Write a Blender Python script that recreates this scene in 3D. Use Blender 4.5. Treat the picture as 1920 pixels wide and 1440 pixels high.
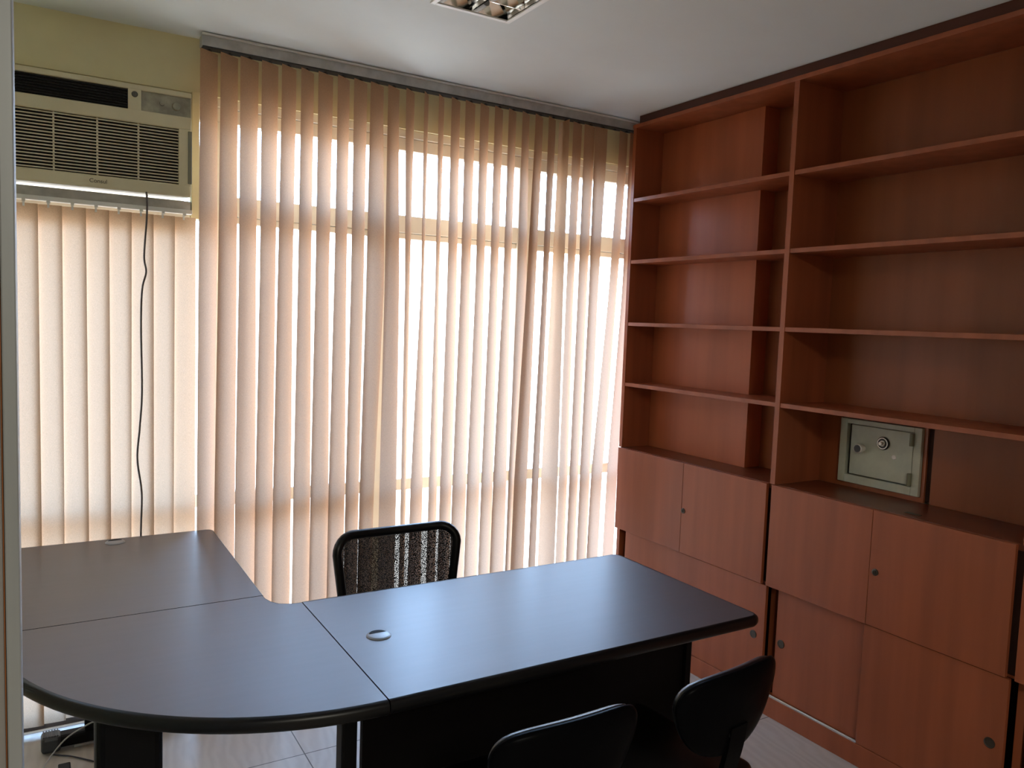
import bpy, bmesh, math, random
from mathutils import Vector, Matrix

# ------------------------------------------------------------------ scene clearing, camera, world, lights, exposure
for o in list(bpy.data.objects):
    bpy.data.objects.remove(o, do_unlink=True)
scn = bpy.context.scene
COL = scn.collection

CAM_H = 1.61
cam_data = bpy.data.cameras.new('camera')
cam_data.sensor_width = 36.0
cam_data.sensor_fit = 'HORIZONTAL'
cam_data.lens = 1481.96 / 1920 * 36.0
cam_data.clip_start = 0.02
cam = bpy.data.objects.new('camera', cam_data)
COL.objects.link(cam)
RIGHT = Vector((0.857453, -0.513327, 0.035633))
DOWN = Vector((-0.010390, -0.086506, -0.996197))
FWD = Vector((0.514457, 0.853822, -0.079508))
m = Matrix.Identity(4)
for i in range(3):
    m[i][0] = RIGHT[i]
    m[i][1] = -DOWN[i]
    m[i][2] = -FWD[i]
m[2][3] = CAM_H
cam.matrix_world = m
scn.camera = cam

scn.view_settings.view_transform = 'Standard'
scn.view_settings.look = 'None'
scn.view_settings.exposure = 0.8
scn.view_settings.gamma = 1.0
scn.view_settings.use_curve_mapping = False
try:
    scn.cycles.blur_glossy = 0.5
    scn.cycles.sample_clamp_indirect = 8.0
    scn.cycles.max_bounces = 14
    scn.cycles.diffuse_bounces = 6
    scn.cycles.transparent_max_bounces = 24
    scn.cycles.use_denoising = True
except Exception:
    pass

# overcast daylight: bluish bright sky above the horizon, pale sunlit street and facades below it
world = bpy.data.worlds.new('daylight')
scn.world = world
world.use_nodes = True
wn, wl = world.node_tree.nodes, world.node_tree.links
wn.clear()
w_out = wn.new('ShaderNodeOutputWorld')
w_bg = wn.new('ShaderNodeBackground')
w_tc = wn.new('ShaderNodeTexCoord')
w_sep = wn.new('ShaderNodeSeparateXYZ')
w_ramp = wn.new('ShaderNodeValToRGB')
w_map = wn.new('ShaderNodeMath')
w_map.operation = 'MULTIPLY_ADD'
w_map.inputs[1].default_value = 0.5
w_map.inputs[2].default_value = 0.5
wl.new(w_tc.outputs['Generated'], w_sep.inputs[0])
wl.new(w_sep.outputs['Z'], w_map.inputs[0])
wl.new(w_map.outputs[0], w_ramp.inputs[0])
wl.new(w_ramp.outputs[0], w_bg.inputs['Color'])
wl.new(w_bg.outputs[0], w_out.inputs[0])
er = w_ramp.color_ramp
er.elements[0].position = 0.0
er.elements[0].color = (0.19, 0.19, 0.185, 1)
er.elements[1].position = 1.0
er.elements[1].color = (0.30, 0.53, 0.95, 1)
for pos, colr in ((0.40, (0.26, 0.26, 0.262)), (0.49, (0.30, 0.30, 0.303)), (0.525, (0.36, 0.38, 0.40)), (0.58, (0.43, 0.66, 1.0))):
    e = er.elements.new(pos)
    e.color = (*colr, 1)
w_bg.inputs['Strength'].default_value = 15.0

# lamp of the neighbouring room behind the doorway
ld = bpy.data.lights.new('ceiling_lamp_light', 'AREA')
ld.shape = 'RECTANGLE'
ld.size = 0.6
ld.size_y = 0.6
ld.energy = 34.0
ld.color = (1.0, 0.94, 0.80)
lo = bpy.data.objects.new('ceiling_lamp_light', ld)
lo.location = (0.15, -1.7, 2.6)
COL.objects.link(lo)


# ------------------------------------------------------------------ helpers
def world_loc(o):
    v = Vector((0, 0, 0))
    while o is not None:
        v += o.location
        o = o.parent
    return v


def tag(o, label=None, cat=None, group=None, kind=None):
    if label:
        o['label'] = label
    if cat:
        o['category'] = cat
    if group:
        o['group'] = group
    if kind:
        o['kind'] = kind
    return o


def thing(name, label, cat, loc=(0, 0, 0), group=None):
    o = bpy.data.objects.new(name, None)
    o.location = loc
    o.empty_display_size = 0.1
    COL.objects.link(o)
    return tag(o, label, cat, group)


def obj(name, bm, mat, parent=None, smooth=False, label=None, auto=None):
    """one mesh object; bm is in world coordinates"""
    if parent is not None:
        bmesh.ops.translate(bm, verts=bm.verts, vec=-world_loc(parent))
    me = bpy.data.meshes.new(name)
    bmesh.ops.recalc_face_normals(bm, faces=bm.faces)
    bm.to_mesh(me)
    bm.free()
    me.materials.append(mat)
    if smooth:
        for p in me.polygons:
            p.use_smooth = True
    o = bpy.data.objects.new(name, me)
    COL.objects.link(o)
    if parent is not None:
        o.parent = parent
    if auto is not None:
        try:
            for p in me.polygons:
                p.use_smooth = True
            me.set_sharp_from_angle(angle=math.radians(auto))
        except Exception:
            pass
    if label:
        o['label'] = label
    return o


def struct(name, bm, mat, parent=None, **k):
    o = obj(name, bm, mat, parent, **k)
    if parent is None:
        o['kind'] = 'structure'
    return o


def NB():
    return bmesh.new()


def add_box(bm, x0, x1, y0, y1, z0, z1, bevel=0.0, seg=2):
    r = bmesh.ops.create_cube(bm, size=1.0)
    vs = r['verts']
    for v in vs:
        v.co = Vector(((x0 + x1) / 2 + v.co.x * (x1 - x0), (y0 + y1) / 2 + v.co.y * (y1 - y0), (z0 + z1) / 2 + v.co.z * (z1 - z0)))
    if bevel > 0:
        es = set()
        for v in vs:
            es.update(v.link_edges)
        bmesh.ops.bevel(bm, geom=list(es), offset=bevel, segments=seg, affect='EDGES', profile=0.5)
    return bm


def box(x0, x1, y0, y1, z0, z1, bevel=0.0, seg=2):
    return add_box(NB(), x0, x1, y0, y1, z0, z1, bevel, seg)


def add_prism(bm, pts, z0, z1):
    a = [bm.verts.new((p[0], p[1], z0)) for p in pts]
    b = [bm.verts.new((p[0], p[1], z1)) for p in pts]
    n = len(pts)
    bm.faces.new(list(reversed(a)))
    bm.faces.new(b)
    for i in range(n):
        j = (i + 1) % n
        bm.faces.new((a[i], a[j], b[j], b[i]))
    return bm


def add_tube(bm, pts, r, n=10, caps=True):
    pts = [Vector(p) for p in pts]
    rings = []
    up = Vector((0, 0, 1))
    prev = None
    for i, p in enumerate(pts):
        if i == 0:
            t = pts[1] - pts[0]
        elif i == len(pts) - 1:
            t = pts[-1] - pts[-2]
        else:
            t = (pts[i + 1] - p).normalized() + (p - pts[i - 1]).normalized()
        t.normalize()
        if prev is None:
            a = t.cross(up) if abs(t.dot(up)) < 0.95 else t.cross(Vector((1, 0, 0)))
        else:
            a = prev - t * prev.dot(t)
        a.normalize()
        prev = a
        b = t.cross(a)
        rr = r[i] if isinstance(r, (list, tuple)) else r
        rings.append([bm.verts.new(p + (a * math.cos(2 * math.pi * k / n) + b * math.sin(2 * math.pi * k / n)) * rr) for k in range(n)])
    for i in range(len(rings) - 1):
        for k in range(n):
            bm.faces.new((rings[i][k], rings[i][(k + 1) % n], rings[i + 1][(k + 1) % n], rings[i + 1][k]))
    if caps:
        bm.faces.new(list(reversed(rings[0])))
        bm.faces.new(rings[-1])
    return bm


def add_lathe(bm, prof, origin, axis, n=24):
    """prof = [(radius, height along axis)]"""
    ax = Vector(axis).normalized()
    a = ax.cross(Vector((0, 0, 1))) if abs(ax.z) < 0.9 else ax.cross(Vector((1, 0, 0)))
    a.normalize()
    b = ax.cross(a)
    o = Vector(origin)
    rings = []
    for (r, h) in prof:
        if r < 1e-6:
            rings.append([bm.verts.new(o + ax * h)])
        else:
            rings.append([bm.verts.new(o + ax * h + (a * math.cos(2 * math.pi * k / n) + b * math.sin(2 * math.pi * k / n)) * r) for k in range(n)])
    for i in range(len(rings) - 1):
        A, B = rings[i], rings[i + 1]
        for k in range(n):
            if len(A) == 1 and len(B) == 1:
                continue
            if len(A) == 1:
                bm.faces.new((A[0], B[(k + 1) % n], B[k]))
            elif len(B) == 1:
                bm.faces.new((A[k], A[(k + 1) % n], B[0]))
            else:
                bm.faces.new((A[k], A[(k + 1) % n], B[(k + 1) % n], B[k]))
    if len(rings[0]) > 1:
        bm.faces.new(rings[0])
    if len(rings[-1]) > 1:
        bm.faces.new(rings[-1])
    return bm


def smooth_path(pts, n=8):
    """Catmull-Rom through the points"""
    P = [Vector(p) for p in pts]
    P = [P[0] * 2 - P[1]] + P + [P[-1] * 2 - P[-2]]
    out = []
    for i in range(1, len(P) - 2):
        for k in range(n):
            t = k / n
            out.append(0.5 * ((2 * P[i]) + (P[i + 1] - P[i - 1]) * t + (2 * P[i - 1] - 5 * P[i] + 4 * P[i + 1] - P[i + 2]) * t * t + (3 * P[i] - P[i - 1] - 3 * P[i + 1] + P[i + 2]) * t ** 3))
    out.append(P[-2])
    return out


# ------------------------------------------------------------------ materials
def mat(name, color, rough=0.5, metal=0.0, spec=0.5, var=0.0, scale=(8, 8, 8), bump=0.0, bscale=None, coat=0.0, coat_rough=0.2, color2=None, detail=4.0, rvar=0.0):
    M = bpy.data.materials.new(name)
    M.use_nodes = True
    nt = M.node_tree
    b = nt.nodes['Principled BSDF']
    b.inputs['Roughness'].default_value = rough
    b.inputs['Metallic'].default_value = metal
    b.inputs['Specular IOR Level'].default_value = spec
    b.inputs['Coat Weight'].default_value = coat
    b.inputs['Coat Roughness'].default_value = coat_rough
    b.inputs['Base Color'].default_value = (*color, 1)
    tc = nt.nodes.new('ShaderNodeTexCoord')
    mp = nt.nodes.new('ShaderNodeMapping')
    mp.inputs['Scale'].default_value = scale
    nt.links.new(tc.outputs['Object'], mp.inputs[0])
    nz = nt.nodes.new('ShaderNodeTexNoise')
    nz.inputs['Scale'].default_value = 1.0
    nz.inputs['Detail'].default_value = detail
    nt.links.new(mp.outputs[0], nz.inputs['Vector'])
    if var > 0 or color2:
        mx = nt.nodes.new('ShaderNodeMix')
        mx.data_type = 'RGBA'
        c2 = color2 or tuple(c * (1 - var) for c in color)
        mx.inputs[6].default_value = (*color, 1)
        mx.inputs[7].default_value = (*c2, 1)
        rp = nt.nodes.new('ShaderNodeMapRange')
        rp.inputs['From Min'].default_value = 0.35
        rp.inputs['From Max'].default_value = 0.65
        nt.links.new(nz.outputs['Fac'], rp.inputs['Value'])
        nt.links.new(rp.outputs[0], mx.inputs[0])
        nt.links.new(mx.outputs[2], b.inputs['Base Color'])
    if rvar > 0:
        rr = nt.nodes.new('ShaderNodeMapRange')
        rr.inputs['To Min'].default_value = rough - rvar
        rr.inputs['To Max'].default_value = rough + rvar
        nt.links.new(nz.outputs['Fac'], rr.inputs['Value'])
        nt.links.new(rr.outputs[0], b.inputs['Roughness'])
    if bump > 0:
        bp = nt.nodes.new('ShaderNodeBump')
        bp.inputs['Strength'].default_value = bump
        bp.inputs['Distance'].default_value = 0.002
        src = nz
        if bscale:
            mp2 = nt.nodes.new('ShaderNodeMapping')
            mp2.inputs['Scale'].default_value = bscale
            nt.links.new(tc.outputs['Object'], mp2.inputs[0])
            src = nt.nodes.new('ShaderNodeTexNoise')
            src.inputs['Scale'].default_value = 1.0
            nt.links.new(mp2.outputs[0], src.inputs['Vector'])
        nt.links.new(src.outputs['Fac'], bp.inputs['Height'])
        nt.links.new(bp.outputs[0], b.inputs['Normal'])
    return M


M_ceiling = mat('ceiling_paint', (0.74, 0.78, 0.79), 0.85, var=0.04, scale=(3, 3, 3))
M_wall = mat('cream_wall_paint', (0.80, 0.73, 0.46), 0.75, var=0.08, scale=(5, 5, 5), bump=0.08, bscale=(120, 120, 120))
M_rearwall_dark = mat('bounce_cut_paint', (0.30, 0.27, 0.21), 0.85, var=0.05, scale=(4, 4, 4))  # unseen walls darkened to cut the light they bounce
M_curb = mat('shaded_curb', (0.05, 0.035, 0.03), 0.6, var=0.3)  # dark brown includes the shadow at the foot of the window
M_frame = mat('cream_window_frame', (0.80, 0.76, 0.66), 0.45, var=0.06)
M_wood = mat('reddish_veneer', (0.36, 0.095, 0.036), 0.44, var=0.22, scale=(14, 14, 0.9), spec=0.5, bump=0.03, rvar=0.05)
M_wood_back = mat('reddish_veneer_back', (0.32, 0.088, 0.030), 0.36, var=0.22, scale=(9, 9, 0.7), spec=0.38, rvar=0.05)
M_wood_dark = mat('dark_cornice_veneer', (0.10, 0.025, 0.012), 0.45, var=0.3, scale=(9, 3, 9))
M_inside_shade = mat('shaded_cabinet_inside', (0.05, 0.016, 0.009), 0.7, var=0.2)  # veneer tone darkened, shade of the inside put into the colour
M_desk = mat('dark_grained_laminate', (0.092, 0.080, 0.088), 0.50, var=0.06, scale=(3, 50, 3), spec=0.45, coat=0.33, coat_rough=0.30)
M_black_edge = mat('black_plastic_edge', (0.005, 0.005, 0.006), 0.34, spec=0.3)
M_black_panel = mat('black_laminate', (0.004, 0.003, 0.0035), 0.5, var=0.2, scale=(30, 3, 30), spec=0.10)
M_black_metal = mat('black_steel', (0.004, 0.004, 0.005), 0.45, metal=0.0, spec=0.15, var=0.1)
M_grommet = mat('grey_plastic_grommet', (0.20, 0.22, 0.25), 0.35)
M_hole = mat('hole_shade_black', (0.004, 0.004, 0.004), 0.9)
M_chair_plastic = mat('black_plastic', (0.003, 0.003, 0.004), 0.30, spec=0.02)
M_chair_fabric = mat('black_vinyl', (0.005, 0.005, 0.006), 0.34, var=0.2, scale=(200, 200, 200), spec=0.5)
M_alu = mat('aged_aluminium', (0.56, 0.55, 0.54), 0.5, metal=0.1, var=0.25, scale=(20, 20, 20), detail=8)
M_alu_bright = mat('bright_aluminium', (0.75, 0.76, 0.76), 0.3, metal=0.9, var=0.1, scale=(4, 40, 40))
M_white_rail = mat('white_enamel_rail', (0.80, 0.80, 0.77), 0.35, var=0.05)
M_black_track = mat('black_track', (0.02, 0.02, 0.02), 0.5)
M_ac = mat('yellowed_plastic', (0.72, 0.66, 0.46), 0.40, var=0.08, scale=(6, 6, 6))
M_ac_ctl = mat('worn_control_panel', (0.42, 0.40, 0.31), 0.5, color2=(0.26, 0.25, 0.20), scale=(26, 26, 26), detail=8)
M_ac_dark = mat('ac_inside_shade', (0.012, 0.011, 0.010), 0.7)  # black stands for the shade behind the louvres
M_ac_slat = mat('ac_louvre_plastic', (0.66, 0.61, 0.47), 0.45)
M_text = mat('grey_lettering', (0.10, 0.095, 0.08), 0.4, metal=0.3)
M_safe = mat('grey_green_steel', (0.54, 0.56, 0.46), 0.42, var=0.15, scale=(14, 14, 14), detail=6)
M_safe_in = mat('safe_gap_shade', (0.02, 0.02, 0.014), 0.7)
M_chrome = mat('worn_chrome', (0.82, 0.81, 0.78), 0.3, metal=0.35)
M_hinge = mat('dull_hinge_steel', (0.20, 0.20, 0.13), 0.45)
M_knob_black = mat('black_dial', (0.02, 0.02, 0.022), 0.35)
M_lock = mat('dark_bronze_lock', (0.10, 0.085, 0.07), 0.38, metal=0.8)
M_lightframe = mat('white_lamp_frame', (0.86, 0.87, 0.86), 0.4)
M_mirror = mat('polished_louvre', (0.80, 0.80, 0.78), 0.08, metal=1.0)
M_tube = mat('fluorescent_glass', (0.75, 0.76, 0.74), 0.25)
M_cable_grey = mat('grey_cable', (0.10, 0.085, 0.085), 0.5)
M_cable_white = mat('white_cable', (0.42, 0.42, 0.43), 0.45)
M_cable_black = mat('black_cable', (0.03, 0.03, 0.05), 0.5)
M_jamb = mat('satin_metal_trim', (0.35, 0.37, 0.38), 0.45, metal=0.15, var=0.08, scale=(60, 60, 2))
M_jamb_wood = mat('orange_wood_edge', (0.32, 0.10, 0.02), 0.45, var=0.25, scale=(40, 40, 3))


def floor_material():
    M = bpy.data.materials.new('pale_wood_look_tiles')
    M.use_nodes = True
    nt = M.node_tree
    N, L = nt.nodes, nt.links
    b = N['Principled BSDF']
    b.inputs['Roughness'].default_value = 0.36
    tc = N.new('ShaderNodeTexCoord')
    br = N.new('ShaderNodeTexBrick')
    br.offset = 0.0
    br.inputs['Scale'].default_value = 1.0
    br.inputs['Brick Width'].default_value = 0.60
    br.inputs['Row Height'].default_value = 0.60
    br.inputs['Mortar Size'].default_value = 0.0022
    br.inputs['Mortar Smooth'].default_value = 0.1
    br.inputs['Color1'].default_value = (0.50, 0.465, 0.43, 1)
    br.inputs['Color2'].default_value = (0.47, 0.435, 0.40, 1)
    br.inputs['Mortar'].default_value = (0.09, 0.08, 0.075, 1)
    mp = N.new('ShaderNodeMapping')
    mp.inputs['Location'].default_value = (-0.226, -0.35, 0)
    L.new(tc.outputs['Object'], mp.inputs[0])
    L.new(mp.outputs[0], br.inputs['Vector'])
    wv = N.new('ShaderNodeTexWave')
    wv.inputs['Scale'].default_value = 9.0
    wv.inputs['Distortion'].default_value = 9.0
    wv.inputs['Detail'].default_value = 3.0
    wv.inputs['Detail Scale'].default_value = 1.2
    mp2 = N.new('ShaderNodeMapping')
    mp2.inputs['Scale'].default_value = (1.0, 0.35, 1.0)
    mp2.inputs['Rotation'].default_value = (0, 0, 0.5)
    L.new(tc.outputs['Object'], mp2.inputs[0])
    L.new(mp2.outputs[0], wv.inputs['Vector'])
    mx = N.new('ShaderNodeMix')
    mx.data_type = 'RGBA'
    mx.blend_type = 'MULTIPLY'
    rp = N.new('ShaderNodeMapRange')
    rp.inputs['To Min'].default_value = 0.0
    rp.inputs['To Max'].default_value = 0.22
    L.new(wv.outputs['Fac'], rp.inputs['Value'])
    L.new(rp.outputs[0], mx.inputs[0])
    L.new(br.outputs['Color'], mx.inputs[6])
    mx.inputs[7].default_value = (0.55, 0.5, 0.48, 1)
    L.new(mx.outputs[2], b.inputs['Base Color'])
    bp = N.new('ShaderNodeBump')
    bp.inputs['Strength'].default_value = 0.12
    bp.inputs['Distance'].default_value = 0.001
    L.new(wv.outputs['Fac'], bp.inputs['Height'])
    L.new(bp.outputs[0], b.inputs['Normal'])
    return M


def slat_material(name, dcol, tcol, tfac):
    M = bpy.data.materials.new(name)
    M.use_nodes = True
    nt = M.node_tree
    N, L = nt.nodes, nt.links
    N.clear()
    out = N.new('ShaderNodeOutputMaterial')
    d = N.new('ShaderNodeBsdfDiffuse')
    t = N.new('ShaderNodeBsdfTranslucent')
    mx = N.new('ShaderNodeMixShader')
    mx.inputs[0].default_value = tfac
    tc = N.new('ShaderNodeTexCoord')
    mp = N.new('ShaderNodeMapping')
    mp.inputs['Scale'].default_value = (420, 420, 420)
    nz = N.new('ShaderNodeTexNoise')
    nz.inputs['Scale'].default_value = 1.0
    nz.inputs['Detail'].default_value = 2.0
    L.new(tc.outputs['Object'], mp.inputs[0])
    L.new(mp.outputs[0], nz.inputs['Vector'])
    rp = N.new('ShaderNodeMapRange')
    rp.inputs['From Min'].default_value = 0.3
    rp.inputs['From Max'].default_value = 0.7
    rp.inputs['To Min'].default_value = 0.86
    rp.inputs['To Max'].default_value = 1.06
    L.new(nz.outputs['Fac'], rp.inputs['Value'])
    for (sh, c) in ((d, dcol), (t, tcol)):
        mm = N.new('ShaderNodeMix')
        mm.data_type = 'RGBA'
        mm.blend_type = 'MULTIPLY'
        mm.inputs[0].default_value = 1.0
        mm.inputs[6].default_value = (*c, 1)
        L.new(rp.outputs[0], mm.inputs[7])
        L.new(mm.outputs[2], sh.inputs['Color'])
    L.new(d.outputs[0], mx.inputs[1])
    L.new(t.outputs[0], mx.inputs[2])
    L.new(mx.outputs[0], out.inputs['Surface'])
    return M


def glass_material():
    M = bpy.data.materials.new('clear_window_glass')
    M.use_nodes = True
    nt = M.node_tree
    N, L = nt.nodes, nt.links
    N.clear()
    out = N.new('ShaderNodeOutputMaterial')
    tr = N.new('ShaderNodeBsdfTransparent')
    tr.inputs['Color'].default_value = (0.95, 0.97, 0.97, 1)
    gl = N.new('ShaderNodeBsdfGlossy')
    gl.inputs['Roughness'].default_value = 0.02
    fr = N.new('ShaderNodeFresnel')
    fr.inputs['IOR'].default_value = 1.45
    mx = N.new('ShaderNodeMixShader')
    L.new(fr.outputs[0], mx.inputs[0])
    L.new(tr.outputs[0], mx.inputs[1])
    L.new(gl.outputs[0], mx.inputs[2])
    L.new(mx.outputs[0], out.inputs['Surface'])
    return M


def mesh_fabric_material():
    M = bpy.data.materials.new('black_mesh_fabric')
    M.use_nodes = True
    nt = M.node_tree
    N, L = nt.nodes, nt.links
    N.clear()
    out = N.new('ShaderNodeOutputMaterial')
    tr = N.new('ShaderNodeBsdfTransparent')
    d = N.new('ShaderNodeBsdfDiffuse')
    d.inputs['Color'].default_value = (0.012, 0.012, 0.013, 1)
    tc = N.new('ShaderNodeTexCoord')
    sc = []
    vo = N.new('ShaderNodeTexVoronoi')
    vo.inputs['Scale'].default_value = 420.0
    L.new(tc.outputs['Object'], vo.inputs['Vector'])
    rp = N.new('ShaderNodeMapRange')
    rp.inputs['From Min'].default_value = 0.20
    rp.inputs['From Max'].default_value = 0.46
    rp.inputs['To Min'].default_value = 0.28
    rp.inputs['To Max'].default_value = 0.0
    L.new(vo.outputs['Distance'], rp.inputs['Value'])
    mx = N.new('ShaderNodeMixShader')
    L.new(rp.outputs[0], mx.inputs[0])
    L.new(d.outputs[0], mx.inputs[1])
    L.new(tr.outputs[0], mx.inputs[2])
    L.new(mx.outputs[0], out.inputs['Surface'])
    return M


M_floor = floor_material()
M_slat = slat_material('beige_blind_fabric', (0.53, 0.335, 0.20), (0.76, 0.510, 0.355), 0.170)
M_slat_small = slat_material('cream_blind_fabric', (0.56, 0.40, 0.265), (0.78, 0.525, 0.35), 0.148)
M_glass = glass_material()
M_meshfab = mesh_fabric_material()

# ------------------------------------------------------------------ room shell
XL, XR = -0.50, 2.90          # left and right walls of the office
XR_BACK, XL_BACK = 2.90, -1.8
YW = 3.37                     # inside face of the window wall
YB = -2.8
ZC = 2.66

struct('floor', box(XL_BACK - 0.1, XR + 0.4, YB - 0.1, 3.72, -0.1, 0.0), M_floor)
# ceiling with the opening of the recessed light
LX0, LX1, LY0, LY1 = 1.142, 1.432, 1.29, 2.492
bm = NB()
add_box(bm, XL_BACK - 0.1, LX0, YB - 0.1, 3.72, ZC, ZC + 0.12)
add_box(bm, LX1, XR + 0.4, YB - 0.1, 3.72, ZC, ZC + 0.12)
add_box(bm, LX0, LX1, YB - 0.1, LY0, ZC, ZC + 0.12)
add_box(bm, LX0, LX1, LY1, 3.72, ZC, ZC + 0.12)
struct('ceiling', bm, M_ceiling)
struct('wall_right', box(XR, XR + 0.15, YB, 3.55, 0, ZC), M_rearwall_dark)
struct('wall_left', box(XL - 0.12, XL, 0.985, 3.55, 0, ZC), M_wall)
struct('wall_back', box(XL_BACK - 0.1, XR + 0.1, YB - 0.1, YB, 0, ZC), M_rearwall_dark)
struct('wall_side', box(XL_BACK - 0.1, XL_BACK, YB, 1.045, 0, ZC), M_rearwall_dark)
# partition left of the doorway, with its wooden board and metal trim
PX = -0.0188
struct('wall_partition', box(XL_BACK, -0.034, 0.985, 1.045, 0, ZC), mat('grey_partition', (0.30, 0.29, 0.28), 0.6))
bm = NB()
add_box(bm, -0.0335, PX - 0.0135, 0.975, 1.05, 0, ZC, 0.001)
struct('trim_1', bm, M_jamb_wood)
bm = NB()
add_box(bm, PX - 0.0130, PX + 0.0005, 0.972, 1.052, 0, ZC, 0.0015)
struct('trim_2', bm, M_jamb)
# window wall: header beam, curb, and the pieces beside the window
bm = NB()
add_box(bm, XL, XR, YW, 3.60, 2.452, ZC)
struct('wall_window', bm, M_wall)
struct('wall_curb', box(XL, XR, YW, 3.60, 0, 0.055), M_curb)

# window: frame with mullions, transoms; a pane in every opening
MULL = [-0.195, 0.640, 1.318, 2.093, 2.862]
WY0, WY1 = 3.40, 3.455
zs = [0.055, 0.80, 0.85, 1.975, 2.07, 2.362, 2.452]
fb = NB()
for mx_ in MULL:
    hwm = 0.026 if 0.5 < mx_ < 0.7 else 0.042
    add_box(fb, mx_ - hwm, mx_ + hwm, WY0, WY1, 0.055, 2.362, 0.004)
for (a, b_) in zip([XL] + MULL, MULL + [XR]):
    x0 = a + (0.042 if a != XL else 0)
    x1 = b_ - (0.042 if b_ != XR else 0)
    if x1 - x0 < 0.02:
        continue
    add_box(fb, x0, x1, WY0 + 0.005, WY1, 0.798, 0.852, 0.003)
    add_box(fb, x0, x1, WY0, WY1, 1.995, 2.030 if -0.3 < a < 0 else 2.072, 0.003)
    add_box(fb, x0, x1, WY0 + 0.012, WY1, 1.968, 1.993, 0.003)
    add_box(fb, x0, x1, WY0 + 0.008, WY1, 0.055, 0.085, 0.003)
add_box(fb, XL, XR, WY0 - 0.012, WY1, 2.418, 2.452, 0.003)
add_box(fb, XL, XR, WY0, WY1, 2.362, 2.416, 0.003)
win = struct('window_1', fb, M_frame)
for (a, b_) in zip([XL] + MULL, MULL + [XR]):
    x0 = a + (0.042 if a != XL else 0)
    x1 = b_ - (0.042 if b_ != XR else 0)
    if x1 - x0 < 0.02:
        continue
    for (z0, z1) in ((0.085, 0.798), (0.852, 1.968), (2.072, 2.362)):
        if z0 > 2 and -0.3 < a < 0:
            x0 = 0.553                        # the air conditioner fills the rest of this opening
        pb = NB()
        vs = [pb.verts.new(c) for c in ((x0, 3.43, z0), (x1, 3.43, z0), (x1, 3.43, z1), (x0, 3.43, z1))]
        pb.faces.new(vs)
        obj('pane', pb, M_glass, win)

# ------------------------------------------------------------------ vertical blinds
SLATS = [[0.577, 34.8, 0.576, 30.0, 0.572, 32.8], [0.652, 33.2, 0.65, 27.2, 0.645, 17.5], [0.728, 28.0, 0.727, 29.8, 0.726, 15.0], [0.808, 31.3, 0.807, 33.0, 0.802, 24.5], [0.884, 35.8, 0.878, 33.5, 0.876, 19.8], [0.959, 39.5, 0.958, 37.2, 0.96, 21.5], [1.035, 31.0, 1.033, 33.8, 1.037, 14.0], [1.112, 38.0, 1.112, 36.2, 1.113, 20.2], [1.186, 32.5, 1.188, 32.5, 1.183, 29.8], [1.26, 30.5, 1.27, 9.8, 1.251, 24.2], [1.336, 35.0, 1.348, 21.8, 1.351, 9.8], [1.414, 42.5, 1.421, 52.8, 1.427, 51.2], [1.491, 53.8, 1.494, 57.7, 1.492, 26.8], [1.565, 48.8, 1.568, 53.5, 1.575, 38.2], [1.637, 37.5, 1.643, 33.8, 1.642, 25.5], [1.711, 32.5, 1.712, 32.5, 1.713, 15.2], [1.786, 34.8, 1.788, 34.8, 1.788, 18.2], [1.862, 35.2, 1.864, 35.0, 1.864, 21.0], [1.936, 35.8, 1.936, 35.8, 1.935, 12.8], [2.011, 36.2, 2.02, 26.8, 2.001, 40.2], [2.086, 33.2, 2.073, 27.8, 2.055, 12.8], [2.161, 34.0, 2.155, 39.5, 2.142, 34.2], [2.232, 91.2, 2.229, 99.0, 2.227, 124.8], [2.313, 26.0, 2.306, 30.0, 2.312, 25.5], [2.387, 18.8, 2.384, 23.0, 2.379, 23.8], [2.46, 8.8, 2.454, 21.8, 2.45, 17.8], [2.604, 23.8, 2.578, 24.0, 2.527, 12.2], [2.664, 34.2, 2.663, 27.0, 2.63, 13.5]]
SL_Y, SL_W = 3.295, 0.089


def lag3(t, t0, v0, t1, v1, t2, v2):
    """piecewise-smooth through three values, eased"""
    if t <= t0:
        return v0
    if t >= t2:
        return v2 + (v2 - v1) * 0.25 * min(1, (t - t2) / (t2 - t1))
    if t < t1:
        s = (t - t0) / (t1 - t0)
        return v0 + (v1 - v0) * s
    s = (t - t1) / (t2 - t1)
    return v1 + (v2 - v1) * s


def slat_bm(zt, zb, fx, fth, y, w, chamfer=True, bow=0.0035):
    """fx(t), fth(t): centre x and angle at t (0 top .. 1 bottom)"""
    bm = NB()
    NZ, NX = 26, 6
    rows = []
    for i in range(NZ + 1):
        t = i / NZ
        z = zt + (zb - zt) * t
        xc, th = fx(t), math.radians(fth(t))
        row = []
        for k in range(NX + 1):
            u = (k / NX - 0.5)
            if i == 0 and chamfer:
                zz = z - max(0.0, abs(u) - 0.24) * 0.115
            else:
                zz = z
            off = bow * (1 - (2 * u) ** 2)
            row.append(bm.verts.new((xc + w * u * math.cos(th) - off * -math.sin(th), y + w * u * math.sin(th) - off * math.cos(th), zz)))
        rows.append(row)
    for i in range(NZ):
        for k in range(NX):
            bm.faces.new((rows[i][k], rows[i + 1][k], rows[i + 1][k + 1], rows[i][k + 1]))
    return bm


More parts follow.
